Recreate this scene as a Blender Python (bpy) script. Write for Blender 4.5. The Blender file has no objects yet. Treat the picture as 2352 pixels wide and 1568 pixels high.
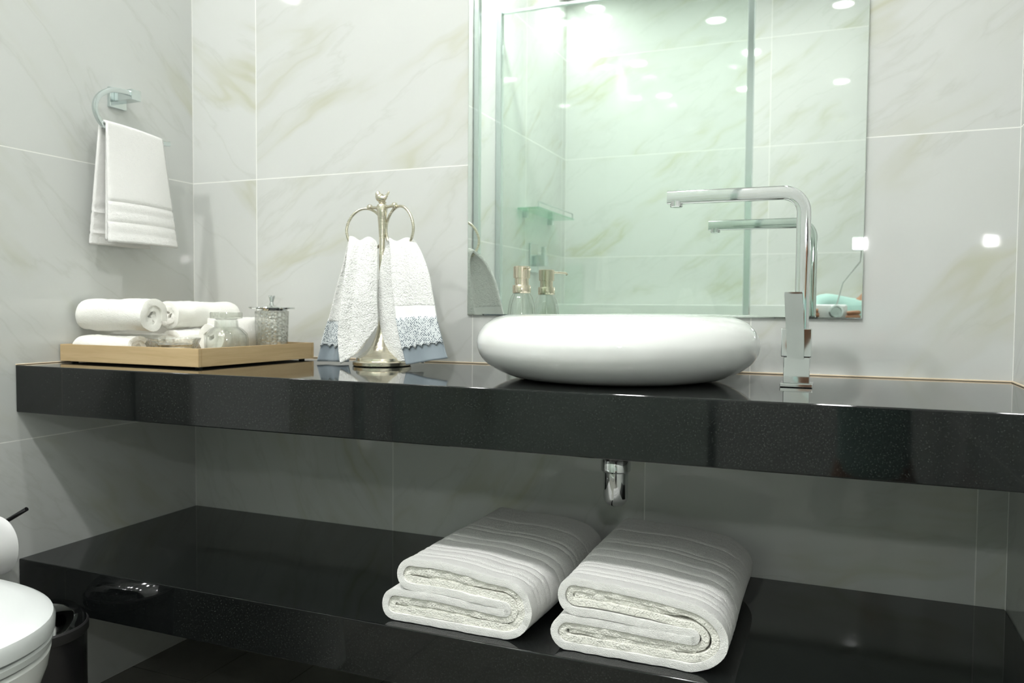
import bpy, bmesh, math, random
from mathutils import Vector, Matrix, noise
random.seed(7)
S = bpy.context.scene
COL = S.collection
PI = math.pi

# ------------------------------------------------------------------ camera
F_PX, YAW, PITCH, ROLL = 1820.42, 0.3876, -0.0404, 0.0072
CAM = Vector((1.5588, -1.6118, 0.8702))
cy_, sy_ = math.cos(YAW), math.sin(YAW)
FW = Vector((-sy_*math.cos(PITCH), cy_*math.cos(PITCH), math.sin(PITCH)))
_r = Vector((cy_, sy_, 0)); _u = _r.cross(FW)
RT = math.cos(ROLL)*_r + math.sin(ROLL)*_u
UP = -math.sin(ROLL)*_r + math.cos(ROLL)*_u
cam_d = bpy.data.cameras.new('camera'); cam = bpy.data.objects.new('camera', cam_d); COL.objects.link(cam)
m = Matrix((RT, UP, -FW)).transposed().to_4x4(); m.translation = CAM
cam.matrix_world = m
cam_d.sensor_width = 36; cam_d.lens = F_PX/2352*36; cam_d.clip_start = 0.02
cam_d.dof.use_dof = True; cam_d.dof.focus_distance = 1.3; cam_d.dof.aperture_fstop = 6.3
S.camera = cam

# ------------------------------------------------------------------ world, exposure
S.view_settings.view_transform = 'Standard'; S.view_settings.look = 'None'
S.view_settings.gamma = 1; S.view_settings.use_curve_mapping = False
S.view_settings.exposure = 2.78
W = bpy.data.worlds.new('world'); S.world = W; W.use_nodes = True
W.node_tree.nodes['Background'].inputs[0].default_value = (0.8, 0.85, 0.9, 1)
W.node_tree.nodes['Background'].inputs[1].default_value = 0.02
S.cycles.use_denoising = True
S.cycles.max_bounces = 14; S.cycles.transparent_max_bounces = 24; S.cycles.glossy_bounces = 8
S.cycles.sample_clamp_indirect = 6
LAMPS = {'near': 19.0, 'side': 90.0, 'mid': 108.0, 'far': 24.0}
LAMP_COLOR = (1.0, 0.985, 0.985, 1)

# ------------------------------------------------------------------ room numbers (metres)
XW, YB, ZC = 1.848, -3.07, 2.7485        # right wall, wall behind the camera, ceiling
TILE = 0.5987
Z0, Z1 = 0.5925, 1.1912                   # horizontal tile joints
DEP = 0.4935                              # counter depth
ZT = 0.7485                               # counter top

def at(px, py, Y):                        # the point of the photo's pixel at depth Y
    d = FW*F_PX + RT*(px-1176) - UP*(py-784)
    return CAM + d*((Y-CAM.y)/d.y)
def atx(px, py, X):
    d = FW*F_PX + RT*(px-1176) - UP*(py-784)
    return CAM + d*((X-CAM.x)/d.x)

# ------------------------------------------------------------------ node helpers
def mat(name):
    m = bpy.data.materials.new(name); m.use_nodes = True
    return m, m.node_tree, m.node_tree.nodes['Principled BSDF']
def N(t, typ, **kw):
    n = t.nodes.new(typ)
    for k, v in kw.items():
        if k.startswith('i_'): n.inputs[k[2:].replace('_', ' ')].default_value = v
        elif k.startswith('n_'): n.inputs[int(k[2:])].default_value = v
        else: setattr(n, k, v)
    return n
def L(t, a, b): t.links.new(a, b)
def ramp(t, fac, stops, interp='LINEAR'):
    r = N(t, 'ShaderNodeValToRGB'); r.color_ramp.interpolation = interp
    e = r.color_ramp.elements
    while len(e) < len(stops): e.new(0.5)
    for k, (p, c) in enumerate(stops):
        e[k].position = p; e[k].color = (c[0], c[1], c[2], 1) if not isinstance(c, (int, float)) else (c, c, c, 1)
    L(t, fac, r.inputs[0]); return r.outputs[0]
def mixc(t, fac, a, b, typ='MIX'):
    n = N(t, 'ShaderNodeMix', data_type='RGBA', blend_type=typ)
    for s, v in ((n.inputs['Factor'], fac), (n.inputs['A'], a), (n.inputs['B'], b)):
        if hasattr(v, 'links'): L(t, v, s)
        elif s.type == 'RGBA': s.default_value = (v[0], v[1], v[2], 1)
        else: s.default_value = v
    return n.outputs['Result']
def simple(name, col, rough=0.5, metal=0.0, **kw):
    m, t, b = mat(name)
    b.inputs['Base Color'].default_value = (*col, 1); b.inputs['Roughness'].default_value = rough
    b.inputs['Metallic'].default_value = metal
    for k, v in kw.items(): b.inputs[k.replace('_', ' ')].default_value = v
    return m

# ------------------------------------------------------------------ materials
def marble():
    m, t, b = mat('marble_tile')
    uv = N(t, 'ShaderNodeUVMap'); uv.uv_map = 'UVMap'
    big = N(t, 'ShaderNodeTexNoise', i_Scale=2.2, i_Detail=3.0, i_Roughness=0.5)
    L(t, uv.outputs[0], big.inputs['Vector'])
    warp = N(t, 'ShaderNodeVectorMath', operation='MULTIPLY_ADD')
    L(t, big.outputs['Color'], warp.inputs[0]); warp.inputs[1].default_value = (0.16, 0.16, 0); L(t, uv.outputs[0], warp.inputs[2])
    mp = N(t, 'ShaderNodeMapping'); mp.inputs['Scale'].default_value = (0.9, 3.6, 1); L(t, warp.outputs[0], mp.inputs[0])
    n1 = N(t, 'ShaderNodeTexNoise', i_Scale=1.0, i_Detail=4.0, i_Roughness=0.5); L(t, mp.outputs[0], n1.inputs['Vector'])
    n2 = N(t, 'ShaderNodeTexNoise', i_Scale=1.6, i_Detail=6.0, i_Roughness=0.55); L(t, mp.outputs[0], n2.inputs['Vector'])
    msk = N(t, 'ShaderNodeTexNoise', i_Scale=3.0, i_Detail=2.0); L(t, uv.outputs[0], msk.inputs['Vector'])
    def vein(n, w, off):
        a = N(t, 'ShaderNodeMath', operation='SUBTRACT'); L(t, n.outputs[0], a.inputs[0]); a.inputs[1].default_value = off
        c = N(t, 'ShaderNodeMath', operation='ABSOLUTE'); L(t, a.outputs[0], c.inputs[0])
        return ramp(t, c.outputs[0], [(0, 1.0), (w*0.35, 0.45), (w, 0.0)], 'EASE')
    v1 = vein(n1, 0.05, 0.52); v2 = vein(n2, 0.022, 0.47); wide = vein(n1, 0.16, 0.5)
    mk = ramp(t, msk.outputs[0], [(0.42, 0.0), (0.66, 1.0)])
    f1 = N(t, 'ShaderNodeMath', operation='MULTIPLY'); L(t, v1, f1.inputs[0]); L(t, mk, f1.inputs[1])
    f1s = N(t, 'ShaderNodeMath', operation='MULTIPLY'); L(t, f1.outputs[0], f1s.inputs[0]); f1s.inputs[1].default_value = 0.78
    f2s = N(t, 'ShaderNodeMath', operation='MULTIPLY'); L(t, v2, f2s.inputs[0]); f2s.inputs[1].default_value = 0.20
    f3s = N(t, 'ShaderNodeMath', operation='MULTIPLY'); L(t, wide, f3s.inputs[0]); f3s.inputs[1].default_value = 0.16
    base = (0.595, 0.615, 0.59)
    c = mixc(t, f3s.outputs[0], base, (0.535, 0.555, 0.52))
    c = mixc(t, f2s.outputs[0], c, (0.40, 0.42, 0.36))
    vc = mixc(t, big.outputs[0], (0.41, 0.43, 0.37), (0.53, 0.53, 0.35))
    c = mixc(t, f1s.outputs[0], c, vc)
    L(t, c, b.inputs['Base Color'])
    b.inputs['Roughness'].default_value = 0.035; b.inputs['IOR'].default_value = 1.5
    return m
def granite():
    m, t, b = mat('black_granite')
    tc = N(t, 'ShaderNodeTexCoord')
    n = N(t, 'ShaderNodeTexNoise', i_Scale=420.0, i_Detail=3.0, i_Roughness=0.7); L(t, tc.outputs['Object'], n.inputs['Vector'])
    n2 = N(t, 'ShaderNodeTexVoronoi', i_Scale=260.0); L(t, tc.outputs['Object'], n2.inputs['Vector'])
    a = ramp(t, n.outputs[0], [(0.44, (0.0035, 0.0042, 0.0044)), (0.62, (0.009, 0.011, 0.0105)), (0.78, (0.04, 0.044, 0.038))])
    s = ramp(t, n2.outputs['Distance'], [(0.0, (0.09, 0.085, 0.06)), (0.12, (0.02, 0.02, 0.02)), (0.2, (0.0, 0.0, 0.0))])
    c = mixc(t, 0.25, a, s, 'ADD')
    L(t, c, b.inputs['Base Color']); b.inputs['Roughness'].default_value = 0.045; b.inputs['IOR'].default_value = 1.52
    return m
def terry(name, col, scale=1100, strength=0.35, extra=None):
    m, t, b = mat(name)
    tc = N(t, 'ShaderNodeTexCoord')
    n = N(t, 'ShaderNodeTexNoise', i_Scale=float(scale), i_Detail=2.0); L(t, tc.outputs['Object'], n.inputs['Vector'])
    n2 = N(t, 'ShaderNodeTexNoise', i_Scale=90.0, i_Detail=3.0); L(t, tc.outputs['Object'], n2.inputs['Vector'])
    ad = N(t, 'ShaderNodeMath', operation='ADD'); L(t, n.outputs[0], ad.inputs[0]); L(t, n2.outputs[0], ad.inputs[1])
    bp = N(t, 'ShaderNodeBump', i_Strength=strength, i_Distance=0.0035); L(t, ad.outputs[0], bp.inputs['Height'])
    L(t, bp.outputs[0], b.inputs['Normal'])
    c = mixc(t, n.outputs[0], tuple(x*0.95 for x in col), col)
    L(t, c, b.inputs['Base Color'])
    b.inputs['Roughness'].default_value = 0.95; b.inputs['Specular IOR Level'].default_value = 0.15
    b.inputs['Sheen Weight'].default_value = 0.25; b.inputs['Sheen Roughness'].default_value = 0.5
    return m
def wood():
    m, t, b = mat('pale_oak')
    tc = N(t, 'ShaderNodeTexCoord')
    mp = N(t, 'ShaderNodeMapping'); mp.inputs['Scale'].default_value = (1.6, 1.6, 26); L(t, tc.outputs['Object'], mp.inputs[0])
    n = N(t, 'ShaderNodeTexNoise', i_Scale=3.0, i_Detail=5.0, i_Roughness=0.6, i_Distortion=1.2); L(t, mp.outputs[0], n.inputs['Vector'])
    c = ramp(t, n.outputs[0], [(0.3, (0.50, 0.36, 0.185)), (0.55, (0.58, 0.43, 0.235)), (0.75, (0.63, 0.48, 0.27))])
    L(t, c, b.inputs['Base Color']); b.inputs['Roughness'].default_value = 0.42
    return m
def clear(name, tint, rough=0.0, refl=1.0, edge=1.0):
    m = bpy.data.materials.new(name); m.use_nodes = True; t = m.node_tree; t.nodes.clear()
    o = N(t, 'ShaderNodeOutputMaterial'); mx = N(t, 'ShaderNodeMixShader')
    tr = N(t, 'ShaderNodeBsdfTransparent'); lw2 = N(t, 'ShaderNodeLayerWeight'); p2 = N(t, 'ShaderNodeMath', operation='POWER'); L(t, lw2.outputs['Facing'], p2.inputs[0]); p2.inputs[1].default_value = 4.0
    L(t, mixc(t, p2.outputs[0], tint, tuple(x*edge for x in tint)), tr.inputs[0])
    gl = N(t, 'ShaderNodeBsdfGlossy'); gl.inputs['Roughness'].default_value = rough; gl.inputs[0].default_value = (1, 1, 1, 1)
    fr = N(t, 'ShaderNodeLayerWeight'); pw = N(t, 'ShaderNodeMath', operation='POWER'); L(t, fr.outputs['Facing'], pw.inputs[0]); pw.inputs[1].default_value = 5.0
    k = N(t, 'ShaderNodeMath', operation='MULTIPLY_ADD'); L(t, pw.outputs[0], k.inputs[0]); k.inputs[1].default_value = 0.85; k.inputs[2].default_value = 0.04*refl
    L(t, k.outputs[0], mx.inputs[0]); L(t, tr.outputs[0], mx.inputs[1]); L(t, gl.outputs[0], mx.inputs[2]); L(t, mx.outputs[0], o.inputs[0])
    return m
def cutglass():
    m = clear('cut_glass', (0.93, 0.935, 0.92), 0.12, 4.5, 0.5)
    t = m.node_tree
    gl = [n for n in t.nodes if n.type == 'BSDF_GLOSSY'][0]; fr = [n for n in t.nodes if n.type == 'LAYER_WEIGHT'][-1]
    tc = N(t, 'ShaderNodeTexCoord'); v = N(t, 'ShaderNodeTexVoronoi', i_Scale=160.0); L(t, tc.outputs['Object'], v.inputs['Vector'])
    bp = N(t, 'ShaderNodeBump', i_Strength=0.9, i_Distance=0.003); L(t, v.outputs['Distance'], bp.inputs['Height'])
    L(t, bp.outputs[0], gl.inputs['Normal']); L(t, bp.outputs[0], fr.inputs['Normal'])
    return m
def lace():
    m, t, b = mat('grey_lace')
    uv = N(t, 'ShaderNodeUVMap'); uv.uv_map = 'UVMap'
    mp = N(t, 'ShaderNodeMapping'); mp.inputs['Scale'].default_value = (280, 280, 1); mp.inputs['Rotation'].default_value = (0, 0, PI/4)
    L(t, uv.outputs[0], mp.inputs[0])
    v = N(t, 'ShaderNodeTexVoronoi', i_Scale=1.0, i_Randomness=0.45); L(t, mp.outputs[0], v.inputs['Vector'])
    c = ramp(t, v.outputs['Distance'], [(0.30, (0.10, 0.13, 0.16)), (0.40, (0.55, 0.60, 0.62)), (0.62, (0.74, 0.78, 0.78))])
    L(t, c, b.inputs['Base Color']); b.inputs['Roughness'].default_value = 0.8
    bp = N(t, 'ShaderNodeBump', i_Strength=0.6, i_Distance=0.001); L(t, v.outputs['Distance'], bp.inputs['Height']); L(t, bp.outputs[0], b.inputs['Normal'])
    return m
def brushed(name, col, rough):
    m, t, b = mat(name)
    tc = N(t, 'ShaderNodeTexCoord'); mp = N(t, 'ShaderNodeMapping'); mp.inputs['Scale'].default_value = (8, 8, 700); L(t, tc.outputs['Object'], mp.inputs[0])
    n = N(t, 'ShaderNodeTexNoise', i_Scale=2.0, i_Detail=2.0); L(t, mp.outputs[0], n.inputs['Vector'])
    L(t, ramp(t, n.outputs[0], [(0.3, rough*0.7), (0.7, rough*1.35)]), b.inputs['Roughness'])
    b.inputs['Base Color'].default_value = (*col, 1); b.inputs['Metallic'].default_value = 1
    return m
def floor_tile():
    m, t, b = mat('floor_tile')
    tc = N(t, 'ShaderNodeTexCoord')
    n = N(t, 'ShaderNodeTexNoise', i_Scale=9.0, i_Detail=6.0); L(t, tc.outputs['Object'], n.inputs['Vector'])
    c = ramp(t, n.outputs[0], [(0.3, (0.19, 0.185, 0.16)), (0.7, (0.25, 0.245, 0.215))])
    L(t, c, b.inputs['Base Color']); b.inputs['Roughness'].default_value = 0.35
    return m

M = dict(
    marble=marble(), grout=simple('grout', (0.80, 0.81, 0.77), 0.7), granite=granite(),
    towel=terry('white_terry', (0.965, 0.965, 0.935), 900, 0.7), towel_in=terry('bounce_tinted_terry', (0.96, 0.955, 0.88), 420, 1.0), cloth=terry('white_washcloth', (0.93, 0.93, 0.87), 700, 0.5),  # inner towel layers: warm bounced light between folds is put into their colour
    handcloth=terry('hand_towel_terry', (0.91, 0.92, 0.89), 380, 1.0), woven=terry('woven_band', (0.90, 0.91, 0.89), 1500, 0.15),
    lace=lace(), satin=simple('blue_grey_satin', (0.25, 0.30, 0.335), 0.32, 0.0, Sheen_Weight=0.4),
    chrome=simple('chrome', (0.70, 0.72, 0.72), 0.04, 1.0), satin_chrome=simple('satin_chrome', (0.66, 0.72, 0.72), 0.16, 1.0),
    nickel=brushed('brushed_nickel', (0.70, 0.66, 0.54), 0.22), gold=simple('champagne_metal', (0.76, 0.69, 0.56), 0.12, 1.0),
    ceramic=simple('white_ceramic', (0.79, 0.81, 0.79), 0.04, 0.0, Coat_Weight=0.3),
    mirror=simple('mirror_silver', (0.80, 0.86, 0.82), 0.0, 1.0), mirror_edge=simple('mirror_edge_glass', (0.70, 0.80, 0.76), 0.08, 0.4),
    shower_glass=clear('shower_glass', (0.95, 0.985, 0.96)), shelf_glass=clear('green_shelf_glass', (0.72, 0.90, 0.80), 0.0, 1.4),
    bottle=clear('bottle_glass', (0.955, 0.965, 0.955), 0.0, 2.0, 0.55), cut=cutglass(), wood=wood(),
    lid_glass=clear('thick_lid_glass', (0.90, 0.915, 0.89), 0.02, 2.5, 0.45), liquid=simple('soap_liquid', (0.7, 0.74, 0.70), 0.1),
    caulk=simple('yellowed_caulk', (0.72, 0.60, 0.44), 0.5), plaster=simple('white_ceiling', (0.80, 0.82, 0.79), 0.9),
    black=simple('black_enamel', (0.012, 0.012, 0.013), 0.18), black_rubber=simple('black_plastic', (0.02, 0.02, 0.02), 0.5),
    paper=simple('tissue_paper', (0.86, 0.87, 0.86), 0.95), card=simple('brown_cardboard', (0.42, 0.33, 0.22), 0.9), floor=floor_tile(),
    plastic=simple('white_seat_plastic', (0.68, 0.71, 0.70), 0.12),
)
for k_, v_ in LAMPS.items():
    m, t, b = mat('downlight_glow_'+k_); b.inputs['Base Color'].default_value = (1, 1, 1, 1)
    b.inputs['Emission Color'].default_value = LAMP_COLOR; b.inputs['Emission Strength'].default_value = v_
    M['glow_'+k_] = m

# ------------------------------------------------------------------ object helpers
def tag(o, label=None, cat=None, group=None, kind=None):
    if label: o['label'] = label
    if cat: o['category'] = cat
    if group: o['group'] = group
    if kind: o['kind'] = kind
    return o
def obj(name, bm, material, parent=None, smooth=True, mats=None):
    me = bpy.data.meshes.new(name); bmesh.ops.recalc_face_normals(bm, faces=bm.faces[:]) if smooth != 'keep' else None
    bm.to_mesh(me); bm.free()
    for mm in (mats or [material]): me.materials.append(mm)
    if smooth:
        for p in me.polygons: p.use_smooth = True
        try: me.set_sharp_from_angle(angle=math.radians(38))
        except Exception: pass
    o = bpy.data.objects.new(name, me); COL.objects.link(o)
    if parent: o.parent = parent; o.matrix_parent_inverse = Matrix.Translation(-parent.location) if parent.rotation_euler.z == 0 and parent.rotation_euler.y == 0 else parent.matrix_basis.inverted()
    return o
def empty(name, loc, label, cat, group=None):
    o = bpy.data.objects.new(name, None); COL.objects.link(o); o.location = loc; o.empty_display_size = 0.05
    return tag(o, label, cat, group)
def box(bm, a, b_, bevel=0.0, seg=2, rot=None, pivot=None):
    a = Vector(a); b_ = Vector(b_)
    r = bmesh.ops.create_cube(bm, size=1.0, matrix=Matrix.Translation((a+b_)/2) @ Matrix.Diagonal((*(b_-a), 1)))
    vs = r['verts']
    if bevel:
        es = list({e for v in vs for e in v.link_edges})
        rb = bmesh.ops.bevel(bm, geom=es, offset=bevel, segments=seg, profile=0.5, affect='EDGES')
        vs = list({v for f in rb['faces'] for v in f.verts} | {v for v in vs if v.is_valid})
    if rot is not None:
        bmesh.ops.rotate(bm, verts=vs, cent=pivot or (a+b_)/2, matrix=rot)
    return bm
def new(): return bmesh.new()
def lathe(bm, prof, c, n=48, axis='Z', facets=None):
    """prof: (radius, height) from bottom to top; c centre"""
    rings = []
    for r, h in prof:
        ring = []
        for k in range(n):
            a = 2*PI*k/n
            rr = r*(facets(a, h) if facets else 1)
            p = Vector((rr*math.cos(a), rr*math.sin(a), h))
            if axis == 'Y': p = Vector((p.x, p.z, -p.y))
            if axis == 'X': p = Vector((p.z, p.x, p.y))
            ring.append(bm.verts.new(Vector(c)+p))
        rings.append(ring)
    for A, B in zip(rings, rings[1:]):
        for k in range(n): bm.faces.new((A[k], A[(k+1) % n], B[(k+1) % n], B[k]))
    if prof[0][0] > 1e-5: bm.faces.new(rings[0][::-1])
    if prof[-1][0] > 1e-5: bm.faces.new(rings[-1])
    bmesh.ops.remove_doubles(bm, verts=bm.verts[:], dist=1e-6)
    return bm
def catmull(P, n=8, closed=False):
    P = [Vector(p) for p in P]; out = []; m_ = len(P)
    rng = range(m_ if closed else m_-1)
    for i in rng:
        if closed: p0, p1, p2, p3 = P[(i-1) % m_], P[i], P[(i+1) % m_], P[(i+2) % m_]
        else: p0, p1, p2, p3 = P[max(i-1, 0)], P[i], P[i+1], P[min(i+2, m_-1)]
        for k in range(n):
            u = k/n
            out.append(0.5*((2*p1)+(p2-p0)*u+(2*p0-5*p1+4*p2-p3)*u*u+(3*p1-p0-3*p2+p3)*u**3))
    if not closed: out.append(P[-1])
    return out
def tube(bm, pts, sec, closed=False, caps=True, radii=None, up=None):
    """sweep the 2-D section (list of (a,b)) along pts"""
    pts = [Vector(p) for p in pts]; n = len(pts); rings = []
    u0 = Vector(up) if up else None
    prev = None
    for i, p in enumerate(pts):
        t_ = ((pts[(i+1) % n]-pts[i-1]) if closed else (pts[min(i+1, n-1)]-pts[max(i-1, 0)])).normalized()
        if u0 is not None: s = t_.cross(u0).normalized()
        else:
            if prev is None:
                s = t_.cross(Vector((0, 0, 1)))
                if s.length < 0.1: s = t_.cross(Vector((0, 1, 0)))
                s.normalize()
            else: s = (prev - t_*prev.dot(t_)).normalized()
            prev = s
        w = s.cross(t_).normalized()
        k = radii[i] if radii else 1
        rings.append([bm.verts.new(p + s*a*k + w*b_*k) for a, b_ in sec])
    m_ = len(sec)
    R = range(n if closed else n-1)
    for i in R:
        A, B = rings[i], rings[(i+1) % n]
        for k in range(m_): bm.faces.new((A[k], A[(k+1) % m_], B[(k+1) % m_], B[k]))
    if caps and not closed: bm.faces.new(rings[0][::-1]); bm.faces.new(rings[-1])
    return bm
def circ(r, n=12): return [(r*math.cos(2*PI*k/n), r*math.sin(2*PI*k/n)) for k in range(n)]
def rrect(w, h, r, seg=3):
    out = []
    for cx, cy, a0 in ((w/2-r, h/2-r, 0), (-w/2+r, h/2-r, 90), (-w/2+r, -h/2+r, 180), (w/2-r, -h/2+r, 270)):
        for k in range(seg+1):
            a = math.radians(a0+90*k/seg); out.append((cx+r*math.cos(a), cy+r*math.sin(a)))
    return out

# ------------------------------------------------------------------ room shell
def tiled_wall(name, o, u, nrm, ulen, rows, label, flips, step=TILE+0.0013):
    """rows: (z0, z1, first joint); o at the wall's start on the floor, u along the wall, nrm into the room"""
    bm = new(); o = Vector(o); u = Vector(u); nrm = Vector(nrm)
    uvl = bm.loops.layers.uv.new('UVMap'); G = 0.0011
    def q(pts, mi, uvs=None):
        f = bm.faces.new([bm.verts.new(p) for p in pts]); f.material_index = mi
        if uvs:
            for l, w in zip(f.loops, uvs): l[uvl].uv = w
        return f
    P = lambda a, z, d: o + u*a + Vector((0, 0, z)) + nrm*d
    # backing slab
    for d, rev in ((-0.0001, 0), (-0.08, 1)):
        q([P(0, 0, d), P(ulen, 0, d), P(ulen, ZC, d), P(0, ZC, d)], 1)
    for a in (0, ulen): q([P(a, 0, -0.0012), P(a, ZC, -0.0012), P(a, ZC, -0.08), P(a, 0, -0.08)], 1)
    for z in (0, ZC): q([P(0, z, -0.0012), P(ulen, z, -0.0012), P(ulen, z, -0.08), P(0, z, -0.08)], 1)
    ti = 0
    for ri, (za, zb, j) in enumerate(rows):
        xs = [0.0]; x = j
        while x < ulen-1e-3:
            if x > 1e-3: xs.append(x)
            x += step
        xs.append(ulen)
        for ci, (a, b_) in enumerate(zip(xs, xs[1:])):
            rr = random.Random(name+str(ri)+'_'+str(ci))
            ox, oy = rr.uniform(0, 40), rr.uniform(0, 40)
            key = (ri, ci); fl = flips.get(key, flips.get('all', 1)); ang = flips.get(('a',)+key, flips.get('ang', 36)) + rr.uniform(-5, 5)
            if (('o',)+key) in flips: ox, oy = flips[('o',)+key]
            ca, sa = math.cos(math.radians(ang)), math.sin(math.radians(ang))
            def uvf(p, z): 
                X, Y = (p-a)*fl, z-za
                return (X*ca+Y*sa+ox, -X*sa+Y*ca+oy)
            A, B, C, D = a+G, b_-G, za+G, zb-G
            e = 0.0003
            c1 = [(A+e, C+e), (B-e, C+e), (B-e, D-e), (A+e, D-e)]; c0 = [(A, C), (B, C), (B, D), (A, D)]
            q([P(x_, z_, 0) for x_, z_ in c1], 0, [uvf(*w) for w in c1])
            for k in range(4):
                k2 = (k+1) % 4
                q([P(*c0[k], -0.0001), P(*c0[k2], -0.0001), P(*c1[k2], 0), P(*c1[k], 0)], 0, [uvf(*c0[k]), uvf(*c0[k2]), uvf(*c1[k2]), uvf(*c1[k])])
    ob = obj(name, bm, None, smooth=False, mats=[M['marble'], M['grout']])
    return tag(ob, label, 'wall', kind='structure')
ZR = [0.0, Z0, Z1, Z1+TILE, Z1+2*TILE, ZC]
tiled_wall('wall_back', (0, 0, 0), (1, 0, 0), (0, -1, 0), XW,
           [(ZR[k], ZR[k+1], (0.0 if k == 0 else 0.205)) for k in range(5)],
           'large white marble tiles with faint olive veins behind the counter and mirror',
           {'all': 1, (1, 0): -1, (2, 0): -1, (3, 0): -1, ('a', 0, 0): 58, (0, 0): -1, ('a', 0, 1): 55, ('a', 0, 2): 10})
tiled_wall('wall_left', (0, YB, 0), (0, 1, 0), (1, 0, 0), -YB, [(ZR[k], ZR[k+1], (-YB) % (TILE+0.0013)) for k in range(5)],
           'white marble tiled side wall that carries the chrome towel ring', {'all': -1, 'ang': 38})
tiled_wall('wall_right', (XW, 0, 0), (0, -1, 0), (-1, 0, 0), -YB, [(ZR[k], ZR[k+1], 0) for k in range(5)],
           'white marble tiled wall closing the right end of the counter', {'all': 1})
tiled_wall('wall_front', (XW, YB, 0), (-1, 0, 0), (0, 1, 0), XW, [(ZR[k], ZR[k+1], 0.652) for k in range(5)],
           'white marble shower wall with long soft veins seen in the mirror', {'all': -1, 'ang': 32}, step=1.2)
# floor
bm = new(); box(bm, (-0.08, YB-0.08, -0.08), (XW+0.08, 0.08, -0.0012))
for f in bm.faces: f.material_index = 1
x = 0.0
while x < XW:
    y = 0.39
    while y > YB:
        xa, xb, ya, yb = x+0.0015, min(x+0.1975, XW), max(y-0.6, YB)+0.0015, min(y, 0)-0.0015
        if yb > ya and xb > xa:
            n0 = len(bm.faces); box(bm, (xa, ya, -0.0012), (xb, yb, 0))
        y -= 0.6
    x += 0.199
tag(obj('floor', bm, None, smooth=False, mats=[M['floor'], simple('dark_floor_joint', (0.03, 0.03, 0.028), 0.8)]), 'dark grey floor tiles with thin darker joints under the shelf', 'floor', kind='structure')
bm = new(); box(bm, (-0.08, YB-0.08, ZC), (XW+0.08, 0.08, ZC+0.08))
tag(obj('ceiling', bm, M['plaster'], smooth=False), 'plain white ceiling with round recessed lights', 'ceiling', kind='structure')
# caulk along the counter
bm = new()
box(bm, (0.0, -0.0028, ZT), (XW, 0, ZT+0.0032), 0.0008, 1); box(bm, (XW-0.0028, -DEP, ZT), (XW, 0, ZT+0.0032), 0.0008, 1)
box(bm, (0, -DEP, ZT), (0.0022, 0, ZT+0.0024), 0.0008, 1)
tag(obj('trim_1', bm, M['caulk'], smooth=False), 'thin yellowed caulk line where the counter meets the tiles', 'trim', kind='structure')

# ------------------------------------------------------------------ downlights
LIGHTS = [(0.80, -0.74, 'near'), (1.56, -0.68, 'near'), (0.80, -2.44, 'far'), (1.56, -2.43, 'far'), (0.13, -0.77, 'near'), (0.13, -1.74, 'side'), (0.13, -2.75, 'far'), (0.95, -1.70, 'mid')]  # last downlight is an added, unseen fill that brightens the room
WHERE = ['over the counter in front of the mirror', 'over the counter beside the end wall', 'over the middle of the shower side',
         'behind the camera near the end wall', 'close to the towel ring wall over the counter', 'over the toilet', 'in the far shower corner', 'added out of view in mid-room as fill light']
for (lx, ly, pw), wh in zip(LIGHTS, WHERE):
    e = empty('ceiling_downlight', (lx, ly, ZC), 'round white recessed ceiling light ' + wh, 'ceiling light', 'recessed ceiling lights')
    bm = new(); lathe(bm, [(0.078, 0.0), (0.078, -0.006), (0.062, -0.009), (0.058, -0.004), (0.058, 0.0)], (lx, ly, ZC), 40)
    obj('trim_ring', bm, M['plaster'], e)
    bm = new(); lathe(bm, [(0.0, -0.0045), (0.0575, -0.0045), (0.0575, -0.001), (0.0, -0.001)], (lx, ly, ZC), 40)
    obj('diffuser', bm, M['glow_'+pw], e)

# ------------------------------------------------------------------ counter and shelf
bm = new(); box(bm, (0.0008, -DEP, 0.6519), (XW-0.0008, -0.0005, ZT), 0.0022, 3)
tag(obj('countertop', bm, M['granite'], smooth=False), 'thick polished black granite vanity counter carrying the basin', 'counter')
bm = new(); box(bm, (0.0008, -DEP, 0.2522), (XW-0.0008, -0.0005, 0.3466), 0.0022, 3)
tag(obj('granite_shelf', bm, M['granite'], smooth=False), 'thick black granite lower shelf with folded bath towels on it', 'shelf')

# ------------------------------------------------------------------ mirror
e = empty('wall_mirror', (1.2, -0.006, 0.857), 'frameless rectangular wall mirror with polished edge behind the basin', 'mirror')
MX0, MX1, MZ0, MZ1 = 0.7945, 1.6035, 0.857, 1.76
bm = new(); box(bm, (MX0, -0.0055, MZ0), (MX1, -0.0005, MZ1))
obj('backing', bm, M['mirror_edge'], e, smooth=False)
bm = new(); v = [bm.verts.new(p) for p in ((MX0+0.0012, -0.0060, MZ0+0.0025), (MX1-0.0012, -0.0060, MZ0+0.0025), (MX1-0.0012, -0.0060, MZ1), (MX0+0.0012, -0.0060, MZ1))]
v2 = [bm.verts.new(p) for p in ((MX0, -0.0056, MZ0), (MX1, -0.0056, MZ0), (MX1, -0.0056, MZ1), (MX0, -0.0056, MZ1))]
bm.faces.new(v)
for k in range(4): bm.faces.new((v2[k], v2[(k+1) % 4], v[(k+1) % 4], v[k]))
bm.faces.new(v2[::-1])
obj('mirror_glass', bm, M['mirror'], e, smooth=False)

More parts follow.
